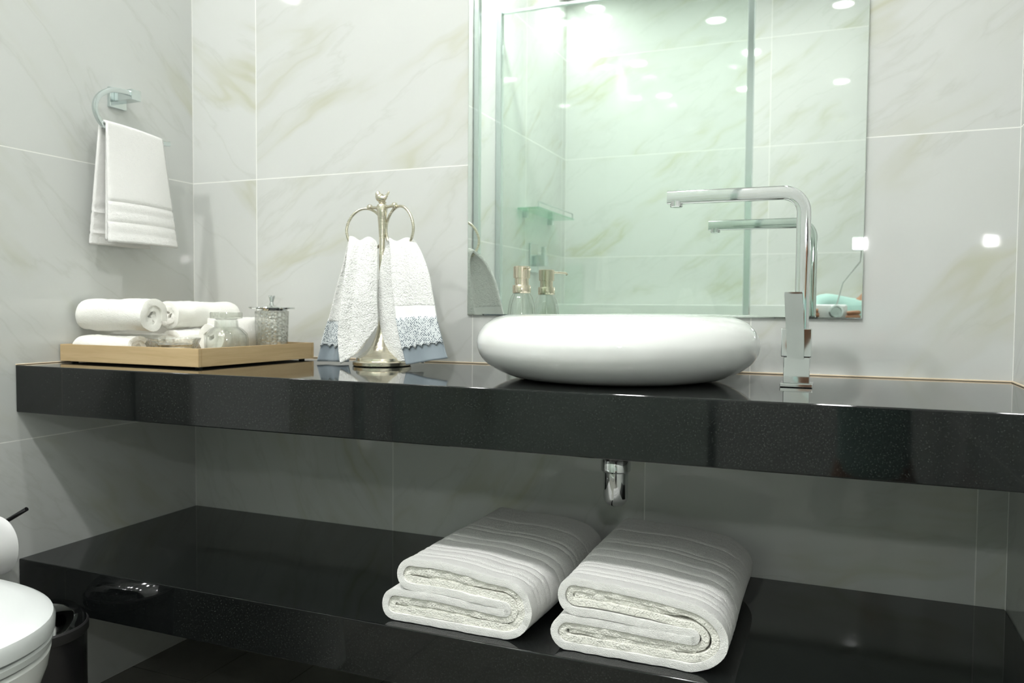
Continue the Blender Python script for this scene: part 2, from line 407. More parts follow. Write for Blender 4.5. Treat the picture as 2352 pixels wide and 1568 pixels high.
# ------------------------------------------------------------------ basin
BX, BY, BR = 1.195, -0.231, 0.2480
prof = [(0.0, 0.0), (0.150, 0.0), (0.168, 0.001), (0.192, 0.0065), (0.214, 0.0165), (0.233, 0.0295), (0.244, 0.044), (BR, 0.059), (0.247, 0.071),
        (0.241, 0.085), (0.231, 0.0965), (0.216, 0.1055), (0.200, 0.1105), (0.183, 0.1125), (0.168, 0.1105), (0.158, 0.103), (0.152, 0.09), (0.14, 0.06), (0.11, 0.035), (0.06, 0.026), (0.022, 0.024), (0.0, 0.024)]
pp = [Vector((r, h, 0)) for r, h in prof]; pp = catmull(pp[1:-1], 5)
prof2 = [(0.0, 0.0)] + [(p.x, max(p.y, 0)) for p in pp] + [(0.0, 0.024)]
e = empty('vessel_basin', (BX, BY, ZT), 'round white ceramic vessel basin with bulging sides on the black counter', 'basin')
bm = new(); lathe(bm, prof2, (BX, BY, ZT+0.0006), 128)
obj('bowl', bm, M['ceramic'], e)
bm = new(); lathe(bm, [(0.0, 0.0245), (0.026, 0.0245), (0.027, 0.027), (0.022, 0.029), (0.0, 0.031)], (BX, BY, ZT), 32)
obj('drain_cover', bm, M['chrome'], e)
# trap below
e = empty('bottle_trap', (BX, BY, 0.52), 'chrome bottle trap hanging under the counter above the folded towels', 'drain trap')
TX, TY = 1.197, -0.225
bm = new(); lathe(bm, [(0.0, 0.5165), (0.008, 0.5172), (0.0155, 0.5205), (0.0205, 0.527), (0.0222, 0.533), (0.0228, 0.5795), (0.0, 0.5795)], (TX, TY, 0), 48)
obj('cup', bm, M['chrome'], e)
bm = new(); lathe(bm, [(0.0, 0.580), (0.0245, 0.5795), (0.0268, 0.582), (0.0268, 0.600), (0.0225, 0.608), (0.0, 0.609)], (TX, TY, 0), 48)
obj('collar', bm, M['chrome'], e)
bm = new(); lathe(bm, [(0.016, 0.6085), (0.016, 0.6515)], (TX, TY, 0), 32); tube(bm, [(TX, TY, 0.626), (TX, -0.02, 0.626), (TX, -0.001, 0.626)], circ(0.015, 20))
obj('pipe', bm, M['chrome'], e)

# ------------------------------------------------------------------ faucet
FX, FY = 1.5015, -0.247
e = empty('basin_faucet', (FX, FY, ZT), 'tall chrome basin faucet with long flat square spout over the basin', 'faucet')
bm = new(); box(bm, (FX-0.0245, FY-0.0245, ZT+0.0002), (FX+0.0255, FY+0.0255, ZT+0.0065), 0.0012, 2)
obj('base_plate', bm, M['chrome'], e, smooth=False)
bm = new(); box(bm, (FX-0.0195, FY-0.0195, ZT+0.0065), (FX+0.0205, FY+0.0205, ZT+0.049), 0.001, 2)
box(bm, (FX-0.0235, FY-0.0215, ZT+0.049), (FX+0.0225, FY+0.0215, ZT+0.0945), 0.0012, 2)
obj('body', bm, M['chrome'], e, smooth=False)
bm = new(); z = 1.063
path = [(FX+0.006, FY+0.004, ZT+0.094), (FX+0.006, FY+0.004, 0.95)]
R_ = 0.033
for k in range(0, 13):
    a = math.radians(90*k/12); path.append((FX+0.006-R_+R_*math.cos(a), FY+0.004, z-R_+R_*math.sin(a)))
path += [(1.40, FY+0.004, z), (1.30, FY+0.004, z), (1.287, FY+0.004, z)]
tube(bm, path, rrect(0.022, 0.0145, 0.0022, 3), up=(0, 1, 0))
# section: first value runs sideways to the path in its plane; keep it slim there and wide across
obj('spout', bm, M['chrome'], e)
bm = new(); lathe(bm, [(0.0, -0.0165), (0.0095, -0.0165), (0.0105, -0.0155), (0.0105, -0.0068), (0, -0.0068)], (1.302, FY+0.004, z), 32)
obj('aerator', bm, M['chrome'], e)
bm = new()
lz0, lz1 = ZT+0.046, 0.901
sec = []
vs = []
for z_, y_, xa, xb, th in ((lz0, -0.0270, -0.014, 0.0115, 0.005), (lz0+0.02, -0.0280, -0.0145, 0.0115, 0.006), ((lz0+lz1)/2, -0.0300, -0.0165, 0.0108, 0.007), (lz1-0.003, -0.0350, -0.0195, 0.0075, 0.006), (lz1, -0.0352, -0.0192, 0.0072, 0.005)):
    vs.append([bm.verts.new((FX+xa, FY+y_+th, z_)), bm.verts.new((FX+xb, FY+y_+th, z_)), bm.verts.new((FX+xb, FY+y_, z_)), bm.verts.new((FX+xa, FY+y_, z_))])
for A, B in zip(vs, vs[1:]):
    for k in range(4): bm.faces.new((A[k], A[(k+1) % 4], B[(k+1) % 4], B[k]))
bm.faces.new(vs[0][::-1]); bm.faces.new(vs[-1])
bmesh.ops.bevel(bm, geom=[ed for ed in bm.edges if ed.calc_face_angle(0) > 0.8], offset=0.0009, segments=2, affect='EDGES')
obj('lever_handle', bm, M['chrome'], e, smooth=False)

# ------------------------------------------------------------------ soap dispenser
DX, DY = 0.955, -0.082
e = empty('soap_dispenser', (DX, DY, ZT), 'clear glass soap dispenser with champagne metal pump behind the basin', 'soap dispenser')
bm = new()
flute = lambda a, h: 1+0.02*math.cos(16*a)
lathe(bm, [(0.0, 0.0006), (0.027, 0.0006), (0.0295, 0.004), (0.0295, 0.09), (0.0285, 0.115), (0.0265, 0.132), (0.0225, 0.147), (0.0185, 0.153), (0.0165, 0.156), (0.014, 0.156), (0.016, 0.147), (0.022, 0.13), (0.0262, 0.09), (0.0262, 0.006), (0, 0.006)], (DX, DY, ZT), 64, facets=flute)
obj('bottle', bm, M['bottle'], e)
bm = new(); lathe(bm, [(0.0, 0.0065), (0.0255, 0.0065), (0.0255, 0.045), (0, 0.045)], (DX, DY, ZT), 40); obj('liquid_soap', bm, M['liquid'], e)
bm = new(); lathe(bm, [(0.0188, 0.1555), (0.0192, 0.157), (0.0192, 0.1705), (0.0185, 0.172), (0.0, 0.172)], (DX, DY, ZT), 48); obj('collar', bm, M['gold'], e)
bm = new(); lathe(bm, [(0.0145, 0.172), (0.0145, 0.186), (0.0175, 0.1865), (0.0178, 0.210), (0.0165, 0.2112), (0.0, 0.2116)], (DX, DY, ZT), 48)
d = Vector((0.62, -0.78, 0)).normalized(); o_ = Vector((DX, DY, ZT+0.2055))
tube(bm, [o_+d*0.012, o_+d*0.035, o_+d*0.052-Vector((0, 0, 0.0008)), o_+d*0.055-Vector((0, 0, 0.004))], circ(0.0026, 12))
obj('pump_head', bm, M['gold'], e)
bm = new(); tube(bm, [(DX, DY, ZT+0.156), (DX+0.001, DY, ZT+0.06), (DX+0.002, DY, ZT+0.01)], circ(0.002, 10)); obj('dip_tube', bm, M['bottle'], e)

# ------------------------------------------------------------------ towel stand with two rings
SX, SY = 0.662, -0.150
e = empty('towel_stand', (SX, SY, ZT), 'brushed nickel towel stand topped by a small bird', 'towel stand')
bm = new(); lathe(bm, [(0.0, 0.0003), (0.060, 0.0003), (0.062, 0.002), (0.062, 0.0085), (0.059, 0.0105), (0.055, 0.0115), (0.054, 0.017), (0.050, 0.0195), (0.043, 0.024), (0.031, 0.033), (0.022, 0.045), (0.0155, 0.060), (0.0105, 0.078), (0.0075, 0.095), (0.0068, 0.105)], (SX, SY, ZT), 64)
obj('base', bm, M['nickel'], e)
bm = new(); lathe(bm, [(0.0066, 0.10), (0.0062, 0.27), (0.0080, 0.300), (0.0105, 0.325), (0.0125, 0.337), (0.010, 0.342), (0.0, 0.343)], (SX, SY, ZT), 32)
obj('pole', bm, M['nickel'], e)
bm = new()
for s in (-1, 1):
    tube(bm, [(SX, SY, ZT+0.338), (SX+s*0.015, SY-s*0.003, ZT+0.336), (SX+s*0.034, SY-s*0.006, ZT+0.338)], circ(0.0033, 12))
    lathe(bm, [(0.0, -0.0055), (0.0058, -0.004), (0.0068, 0), (0.0058, 0.004), (0, 0.0055)], (SX+s*0.034, SY-s*0.006, ZT+0.338), 20, axis='X')
obj('crossbar', bm, M['nickel'], e)
for s, yaw, cx in ((-1, 0.35, -0.044), (1, -0.30, 0.046)):
    bm = new(); pts = []
    rw, rh = 0.0420, 0.0460
    for k in range(48):
        a = 2*PI*k/48
        w = rw*math.cos(a)*(1.0 if math.sin(a) < 0 else 1-0.10*math.sin(a))
        pts.append((SX+cx+w*math.cos(yaw), SY-s*0.006+w*math.sin(yaw), ZT+0.336-rh+rh*math.sin(a)))
    tube(bm, pts, circ(0.0030, 12), closed=True)
    obj('ring', bm, M['nickel'], e)
bm = new()   # bird
bc = Vector((SX+0.001, SY, ZT+0.3565))
tube(bm, catmull([bc+Vector((-0.0135, 0, 0.0125)), bc+Vector((-0.0115, 0, 0.0095)), bc+Vector((-0.0085, 0, 0.003)), bc+Vector((-0.002, 0, -0.0015)), bc+Vector((0.005, 0, -0.0005)), bc+Vector((0.0105, 0, 0.0045)), bc+Vector((0.0165, 0, 0.0125))], 4),
     circ(1.0, 16), radii=[0.0012, 0.0035, 0.0050, 0.0056, 0.0058, 0.0062, 0.0070, 0.0080, 0.0090, 0.0096, 0.0098, 0.0095, 0.0088, 0.0082, 0.0075, 0.0068, 0.0058, 0.0050, 0.0042, 0.0036, 0.0031, 0.0027, 0.0024, 0.0021, 0.0014][:25])
lathe(bm, [(0.0, -0.014), (0.007, -0.013), (0.009, -0.010), (0.004, -0.006), (0.0, -0.005)], bc, 20)
obj('bird_finial', bm, M['nickel'], e)

# ---- draped cloth sheets: rows of (left point, right point)
def sheet(name, rows, mat_, parent, nu=36, sub=7, thick=0.003, amp=0.004, freq=2.0, phase=0.0, v0=0.0, v1=1.0, off=0.0, bow0=0.0, seed=0, scallop=0, ampf=None):
    Ls = catmull([r[0] for r in rows], sub); Rs = catmull([r[1] for r in rows], sub)
    n = len(Ls); i0, i1 = int(round(v0*(n-1))), int(round(v1*(n-1)))
    def P(i, u):
        a, b_ = Ls[i], Rs[i]
        p = a.lerp(b_, u)
        ax = (b_-a).normalized(); tg = (Ls[min(i+1, n-1)].lerp(Rs[min(i+1, n-1)], u)-Ls[max(i-1, 0)].lerp(Rs[max(i-1, 0)], u)).normalized()
        nn = ax.cross(tg).normalized()
        vv = i/(n-1)
        A = amp*(ampf(vv) if ampf else 1)
        sg = 1 if nn.y < 0 else -1
        w = math.sin(2*PI*freq*u+phase+1.3*math.sin(3*vv+seed))*A + noise.noise(Vector((p.x*22, p.z*14, seed)))*A*0.7
        return p + nn*(w+off*sg), nn
    bm = new(); uvl = bm.loops.layers.uv.new('UVMap'); g = []
    idx = list(range(i0, i1+1))
    for i in idx:
        row = []
        for j in range(nu+1):
            u = j/nu; p, nn = P(i, u)
            if bow0 and i < sub*1.5: p = p - Vector((0, 0, 1))*bow0*math.sin(PI*u)*(1-i/(sub*1.5))
            if scallop and i == idx[-1]: p = p + (P(i-1, u)[0]-p)*(1.1*abs(math.sin(scallop*PI*u)))
            row.append(bm.verts.new(p))
        g.append(row)
    for a in range(len(g)-1):
        for j in range(nu):
            f = bm.faces.new((g[a][j], g[a][j+1], g[a+1][j+1], g[a+1][j]))
            for l in f.loops: l[uvl].uv = (l.vert.co.x + l.vert.co.y*0.5, l.vert.co.z)
    o = obj(name, bm, mat_, parent)
    s = o.modifiers.new('thickness', 'SOLIDIFY'); s.thickness = thick; s.offset = 0
    if thick > 0.0025:
        sd = o.modifiers.new('smooth', 'SUBSURF'); sd.levels = 1; sd.render_levels = 1
    return o
def fix(v):
    v = Vector(v); v.z = max(v.z, ZT+0.004); return v
RW = lambda *a: [(fix(at(l[0], l[1], l[2])), fix(at(r[0], r[1], r[2]))) for l, r in a]
e = empty('hand_towel', (0.62, -0.17, 1.0), 'white hand towel, plain hem in front and lace end behind, nearer the tray', 'hand towel', 'hand towels on the ring stand')
rows = RW(((783, 836, -.205), (868, 748, -.175)), ((777, 775, -.203), (867, 715, -.175)), ((784, 700, -.198), (865, 660, -.172)), ((795, 620, -.185), (866, 612, -.165)),
          ((801, 570, -.172), (866, 572, -.155)), ((803, 551, -.160), (862, 554, -.150)), ((799, 556, -.150), (852, 562, -.140)), ((786, 610, -.145), (842, 620, -.135)),
          ((771, 665, -.145), (832, 680, -.135)), ((757, 725, -.145), (822, 730, -.135)), ((745, 765, -.147), (812, 770, -.137)), ((732, 815, -.150), (800, 822, -.140)))
# front plain part, its smooth hem, and the far lace end
sheet('terry_cloth', rows, M['handcloth'], e, thick=0.0065, amp=0.0045, freq=1.4, v0=0.0, v1=0.84, bow0=0.012, seed=1)
sheet('lace_band', rows, M['lace'], e, thick=0.0022, amp=0.0045, freq=1.4, v0=0.83, v1=0.955, off=0.001, seed=1, scallop=4)
rows2 = rows[:-1] + [(fix(at(728, 832, -.152)), fix(at(797, 838, -.142)))]
sheet('satin_trim', rows2, M['satin'], e, thick=0.0015, amp=0.0045, freq=1.4, v0=0.88, v1=1.0, off=-0.0030, seed=1)
e = empty('hand_towel', (0.74, -0.17, 1.0), 'white hand towel with lace and satin end in front, on the ring nearer the basin', 'hand towel', 'hand towels on the ring stand')
rows = RW(((905, 828, -.165), (975, 834, -.165)), ((884, 792, -.165), (962, 790, -.165)), ((873, 750, -.162), (952, 750, -.160)), ((867, 700, -.160), (948, 690, -.155)),
          ((869, 640, -.157), (945, 630, -.152)), ((879, 588, -.157), (945, 580, -.150)), ((888, 560, -.160), (950, 560, -.150)), ((893, 552, -.172), (952, 555, -.155)),
          ((896, 572, -.182), (968, 580, -.168)), ((898, 625, -.192), (984, 625, -.178)), ((902, 680, -.198), (994, 680, -.183)), ((910, 738, -.203), (1003, 732, -.187)), ((921, 790, -.206), (1014, 776, -.190)), ((931, 838, -.208), (1027, 822, -.193)))
sheet('terry_cloth', rows, M['handcloth'], e, thick=0.0065, amp=0.0040, freq=1.2, v0=0.0, v1=0.80, bow0=0.0, seed=4)
sheet('woven_border', rows, M['woven'], e, thick=0.0050, amp=0.0040, freq=1.2, v0=0.79, v1=0.85, seed=4)
sheet('lace_band', rows, M['lace'], e, thick=0.0022, amp=0.0040, freq=1.2, v0=0.84, v1=0.95, off=0.0028, seed=4, scallop=6)
sheet('satin_trim', rows, M['satin'], e, thick=0.0015, amp=0.0040, freq=1.2, v0=0.86, v1=1.0, off=-0.0010, seed=4)

# ------------------------------------------------------------------ towel ring on the side wall
e = empty('towel_ring', (0.0, -0.24, 1.35), 'chrome open towel ring on the side wall holding a small towel', 'towel ring')
bm = new(); box(bm, (0.0003, -0.262, 1.328), (0.010, -0.216, 1.374), 0.0015, 2); obj('wall_plate', bm, M['satin_chrome'], e, smooth=False)
bm = new(); box(bm, (0.010, -0.251, 1.342), (0.064, -0.224, 1.366), 0.0015, 2); obj('post', bm, M['satin_chrome'], e, smooth=False)
bm = new(); X = 0.056
pts = catmull([(X, -0.226, 1.3545), (X, -0.265, 1.3560), (X, -0.302, 1.3500), (X, -0.332, 1.3300), (X, -0.342, 1.3050), (X, -0.334, 1.2820), (X, -0.316, 1.2670), (X, -0.285, 1.2610), (X, -0.22, 1.2600), (X, -0.16, 1.2610), (X, -0.134, 1.2640)], 8)
tube(bm, pts, rrect(0.011, 0.0085, 0.002, 2), up=(1, 0, 0)); obj('ring', bm, M['satin_chrome'], e)

# towel over that ring: sheet down the front, over the bar, down the back
e = empty('hand_towel', (0.056, -0.24, 1.26), 'small white ribbed-border towel hanging from the chrome ring on the side wall', 'hand towel')
def ring_towel():
    bm = new(); g = []
    zt, zb = 1.272, 1.012
    prof = []
    nf = 52
    for k in range(nf+1):                              # front, bottom to top
        z_ = zb+(zt-zb)*k/nf; prof.append((z_, 0))
    for k in range(1, 9): prof.append((zt, k/9))
    for k in range(nf+1): prof.append((zt-(zt-zb+0.004)*k/nf, 1))
    for z_, s in prof:
        row = []
        v = (zt-z_)/(zt-zb)
        for j in range(33):
            u = j/32
            yl, yr = -0.322-0.010*v, -0.166+0.030*v
            if s == 1: yl, yr = -0.322-0.014*v, -0.19+0.02*v
            y = yl+(yr-yl)*u
            bulge = math.sin(PI*u)**0.6*0.020*v
            xf = 0.066+0.012*v+bulge-0.010*(1-u)*0; xb = 0.045-0.018*v
            zz = z_
            if 0 < s < 1:
                a = PI*s; xx = 0.0555+0.0105*math.cos(a); zz = zt+0.006*math.sin(a)
            elif s == 0: xx = xf
            else: xx = xb + 0.004*math.sin(2*PI*u)*v
            # ribs near the hem
            dz = z_-zb
            rib = 0
            for c in (0.022, 0.044, 0.068, 0.090):
                rib -= 0.0028*math.exp(-((dz-c)/0.0022)**2)
            xx += rib*(1 if s == 0 else -1)
            zz -= 0.018*(u**2)*(1-v)*0.5
            row.append(bm.verts.new((xx, y, zz)))
        g.append(row)
    for a in range(len(g)-1):
        for j in range(32): bm.faces.new((g[a][j], g[a][j+1], g[a+1][j+1], g[a+1][j]))
    o = obj('cloth', bm, M['towel'], e); s_ = o.modifiers.new('t', 'SOLIDIFY'); s_.thickness = 0.006; s_.offset = 0
    # second, folded-in layer that closes the front at the hem
    bm = new(); g = []
    for k in range(41):
        v = 1-k/40*0.97; z_ = zt-(zt-zb)*v
        row = []
        for j in range(25):
            u = j/24; yl, yr = -0.320-0.008*v, -0.170+0.028*v; y = yl+(yr-yl)*u
            row.append(bm.verts.new((0.064+0.004*v-0.010*math.sin(PI*u)*v, y, z_+0.004)))
        g.append(row)
    for a in range(len(g)-1):
        for j in range(24): bm.faces.new((g[a][j], g[a][j+1], g[a+1][j+1], g[a+1][j]))
    o = obj('folded_layer', bm, M['towel'], e); s_ = o.modifiers.new('t', 'SOLIDIFY'); s_.thickness = 0.005; s_.offset = 0
ring_towel()

# ------------------------------------------------------------------ tray
ANG = math.radians(2.0)
TO = Vector((0.4035, -0.408, ZT))            # near corner
ex = Vector((-math.cos(ANG), math.sin(ANG), 0)); ey = Vector((math.sin(ANG), math.cos(ANG), 0))
def tp(a, b_, z): return TO + ex*a + ey*b_ + Vector((0, 0, z))
e = empty('wooden_tray', tp(0.2, 0.16, 0), 'shallow pale oak tray on the counter holding rolled washcloths and glass jars', 'tray')
TW, TD = 0.400, 0.355
def slab(bm, a0, a1, b0, b1, z0, z1, bev=0.0008):
    vs = [bm.verts.new(tp(a, b_, z)) for z in (z0, z1) for a, b_ in ((a0, b0), (a1, b0), (a1, b1), (a0, b1))]
    fs = [bm.faces.new([vs[i] for i in q]) for q in ((0, 1, 2, 3), (4, 5, 6, 7), (0, 1, 5, 4), (1, 2, 6, 5), (2, 3, 7, 6), (3, 0, 4, 7))]
    bmesh.ops.bevel(bm, geom=list({ed for f in fs for ed in f.edges}), offset=bev, segments=2, affect='EDGES')
bm = new(); slab(bm, 0.006, TW-0.006, 0.006, TD-0.006, 0.0035, 0.010); obj('base_panel', bm, M['wood'], e, smooth=False)
for a0, a1, b0, b1 in ((0, TW, 0, 0.008), (0, TW, TD-0.008, TD), (0, 0.008, 0.008, TD-0.008), (TW-0.008, TW, 0.008, TD-0.008)):
    bm = new(); slab(bm, a0, a1, b0, b1, 0.0035, 0.040); obj('side_board', bm, M['wood'], e, smooth=False)
for a, b_ in ((0.02, 0.02), (TW-0.02, 0.02), (0.02, TD-0.02), (TW-0.02, TD-0.02)):
    bm = new(); lathe(bm, [(0.007, 0.0001), (0.007, 0.0036)], tp(a, b_, 0), 16); obj('foot', bm, M['black_rubber'], e)

# ------------------------------------------------------------------ rolled washcloths
def swiss_roll(name, c, direction, r, length, turns, label, flat=1.0, start=0.0, mat_='cloth', sag=0.0, wob=0.0015, seed=0, th=None, gap=1.06):
    """a towel rolled up: a real spiral sheet with thickness, axis along direction"""
    c = Vector(c); ax = Vector(direction).normalized(); sx = ax.cross(Vector((0, 0, 1))).normalized(); sz = Vector((0, 0, 1))
    th = th or r/(turns+0.35)*0.92
    bm = new(); g = []; n = int(turns*26); nl = 22
    for i in range(n+1):
        ph = 2*PI*turns*i/n; rr = th*0.45 + (r-th*0.5-th*0.45)*i/n
        a = ph+start
        row = []
        for j in range(nl+1):
            s = (j/nl-0.5)
            bump = noise.noise(Vector((math.cos(a)*1.5, math.sin(a)*1.5+seed, s*4)))*wob*2 + (noise.noise(Vector((i*0.12, seed*3.1, j*0.9)))*wob if 0 < j < nl else 0)
            endw = noise.noise(Vector((i*0.15, seed+5, 0 if j < nl/2 else 9)))*0.006*(1 if j in (0, nl) else 0)
            p = c + sx*(rr+bump)*math.cos(a)/math.sqrt(flat) + sz*((rr+bump)*math.sin(a)*flat) + ax*(s*length+endw+ (0.008*(i/n-0.5) if j == nl else 0))
            row.append(bm.verts.new(p))
        g.append(row)
    for a in range(n):
        for j in range(nl): bm.faces.new((g[a][j], g[a][j+1], g[a+1][j+1], g[a+1][j]))
    o = obj(name, bm, M[mat_])
    s_ = o.modifiers.new('t', 'SOLIDIFY'); s_.thickness = th; s_.offset = 0
    b_ = o.modifiers.new('b', 'BEVEL'); b_.width = th*0.3; b_.segments = 2; b_.limit_method = 'ANGLE'; b_.angle_limit = 1.0
    return tag(o, label, 'washcloth', 'rolled washcloths in the tray')
base = ZT+0.0105
AX = -ex; AY = ey
p1 = lambda a, b_, z: tp(a, b_, z)
swiss_roll('washcloth', tp(0.308, 0.050, 0.0350), AX, 0.0285, 0.165, 2.4, 'flattened white washcloth roll at the bottom front, under the thick topmost roll', flat=0.84, seed=2)
swiss_roll('washcloth', tp(0.300, 0.118, 0.0370), AX, 0.030, 0.165, 2.4, 'white washcloth roll hidden behind the flattened front roll', flat=0.86, seed=3)
swiss_roll('washcloth', tp(0.291, 0.062, 0.1010), AX, 0.0410, 0.195, 2.2, 'topmost thick white washcloth roll with its open spiral end showing', seed=5, start=2.2)
swiss_roll('washcloth', tp(0.196, 0.205, 0.0420), AY, 0.033, 0.180, 2.4, 'white washcloth roll on the tray floor beside the front stack', seed=7, flat=0.95)
swiss_roll('washcloth', tp(0.216, 0.215, 0.1010), AY, 0.034, 0.180, 2.2, 'white washcloth roll lying on another roll behind the open spiral end', seed=8, start=1.0)
swiss_roll('washcloth', tp(0.119, 0.235, 0.0560), AY, 0.0430, 0.175, 2.2, 'lower white washcloth roll behind the lidded glass jar', seed=9, start=0.5)

# ------------------------------------------------------------------ glass jars in the tray
def facets16(a, h): return 1+0.03*math.cos(20*a)
c = Vector((0.351, -0.272, ZT+0.0105))
e = empty('glass_jar', c, 'squat clear glass jar with a flat glass disc lid near the tray corner', 'jar')
bm = new(); lathe(bm, [(0.0, 0.0), (0.041, 0.0), (0.0445, 0.004), (0.045, 0.045), (0.0425, 0.056), (0.034, 0.065), (0.0250, 0.070), (0.0235, 0.084), (0.0215, 0.084), (0.023, 0.069), (0.032, 0.062), (0.041, 0.052), (0.042, 0.005), (0, 0.004)], c, 60)
obj('jar_body', bm, M['bottle'], e)
bm = new(); lathe(bm, [(0.0, 0.0845), (0.020, 0.0845), (0.024, 0.086), (0.033, 0.088), (0.0335, 0.099), (0.032, 0.101), (0.0, 0.101)], c, 60)
obj('lid', bm, M['lid_glass'], e)
c = Vector((0.376, -0.155, ZT+0.0105))
e = empty('glass_canister', c, 'tall cut glass canister with flat chrome lid and knob at the back of the tray', 'canister')
bm = new(); lathe(bm, [(0.0, 0.0), (0.030, 0.0), (0.033, 0.004), (0.0365, 0.104), (0.0345, 0.104), (0.031, 0.006), (0, 0.005)], c, 80, facets=facets16)
obj('canister_body', bm, M['cut'], e)
bm = new(); lathe(bm, [(0.0, 0.1045), (0.034, 0.1045), (0.035, 0.1075), (0.0505, 0.1085), (0.0512, 0.111), (0.050, 0.1125), (0.014, 0.1135), (0.010, 0.116), (0, 0.116)], c, 60)
obj('lid', bm, M['chrome'], e)
bm = new(); lathe(bm, [(0.0, 0.1155), (0.0055, 0.1155), (0.0045, 0.121), (0.0035, 0.1235), (0.0055, 0.130), (0.0078, 0.1365), (0.007, 0.1385), (0.0, 0.139)], c, 32)
obj('knob', bm, M['chrome'], e)
c = Vector((0.276, -0.343, ZT+0.0105))
e = empty('glass_dish', c, 'low cut glass dish in the tray just in front of the rolled washcloths', 'dish')
bm = new(); lathe(bm, [(0.0, 0.0), (0.026, 0.0), (0.030, 0.003), (0.043, 0.022), (0.052, 0.046), (0.0495, 0.046), (0.040, 0.023), (0.028, 0.006), (0, 0.005)], c, 80, facets=lambda a, h: 1+0.035*math.cos(14*a)*(h/0.046))
obj('bowl', bm, M['cut'], e)
bm = new(); lathe(bm, [(0.0, 0.028), (0.034, 0.029), (0.038, 0.033), (0.034, 0.036), (0.012, 0.038), (0, 0.038)], c, 48)
obj('metal_strainer', bm, M['chrome'], e)

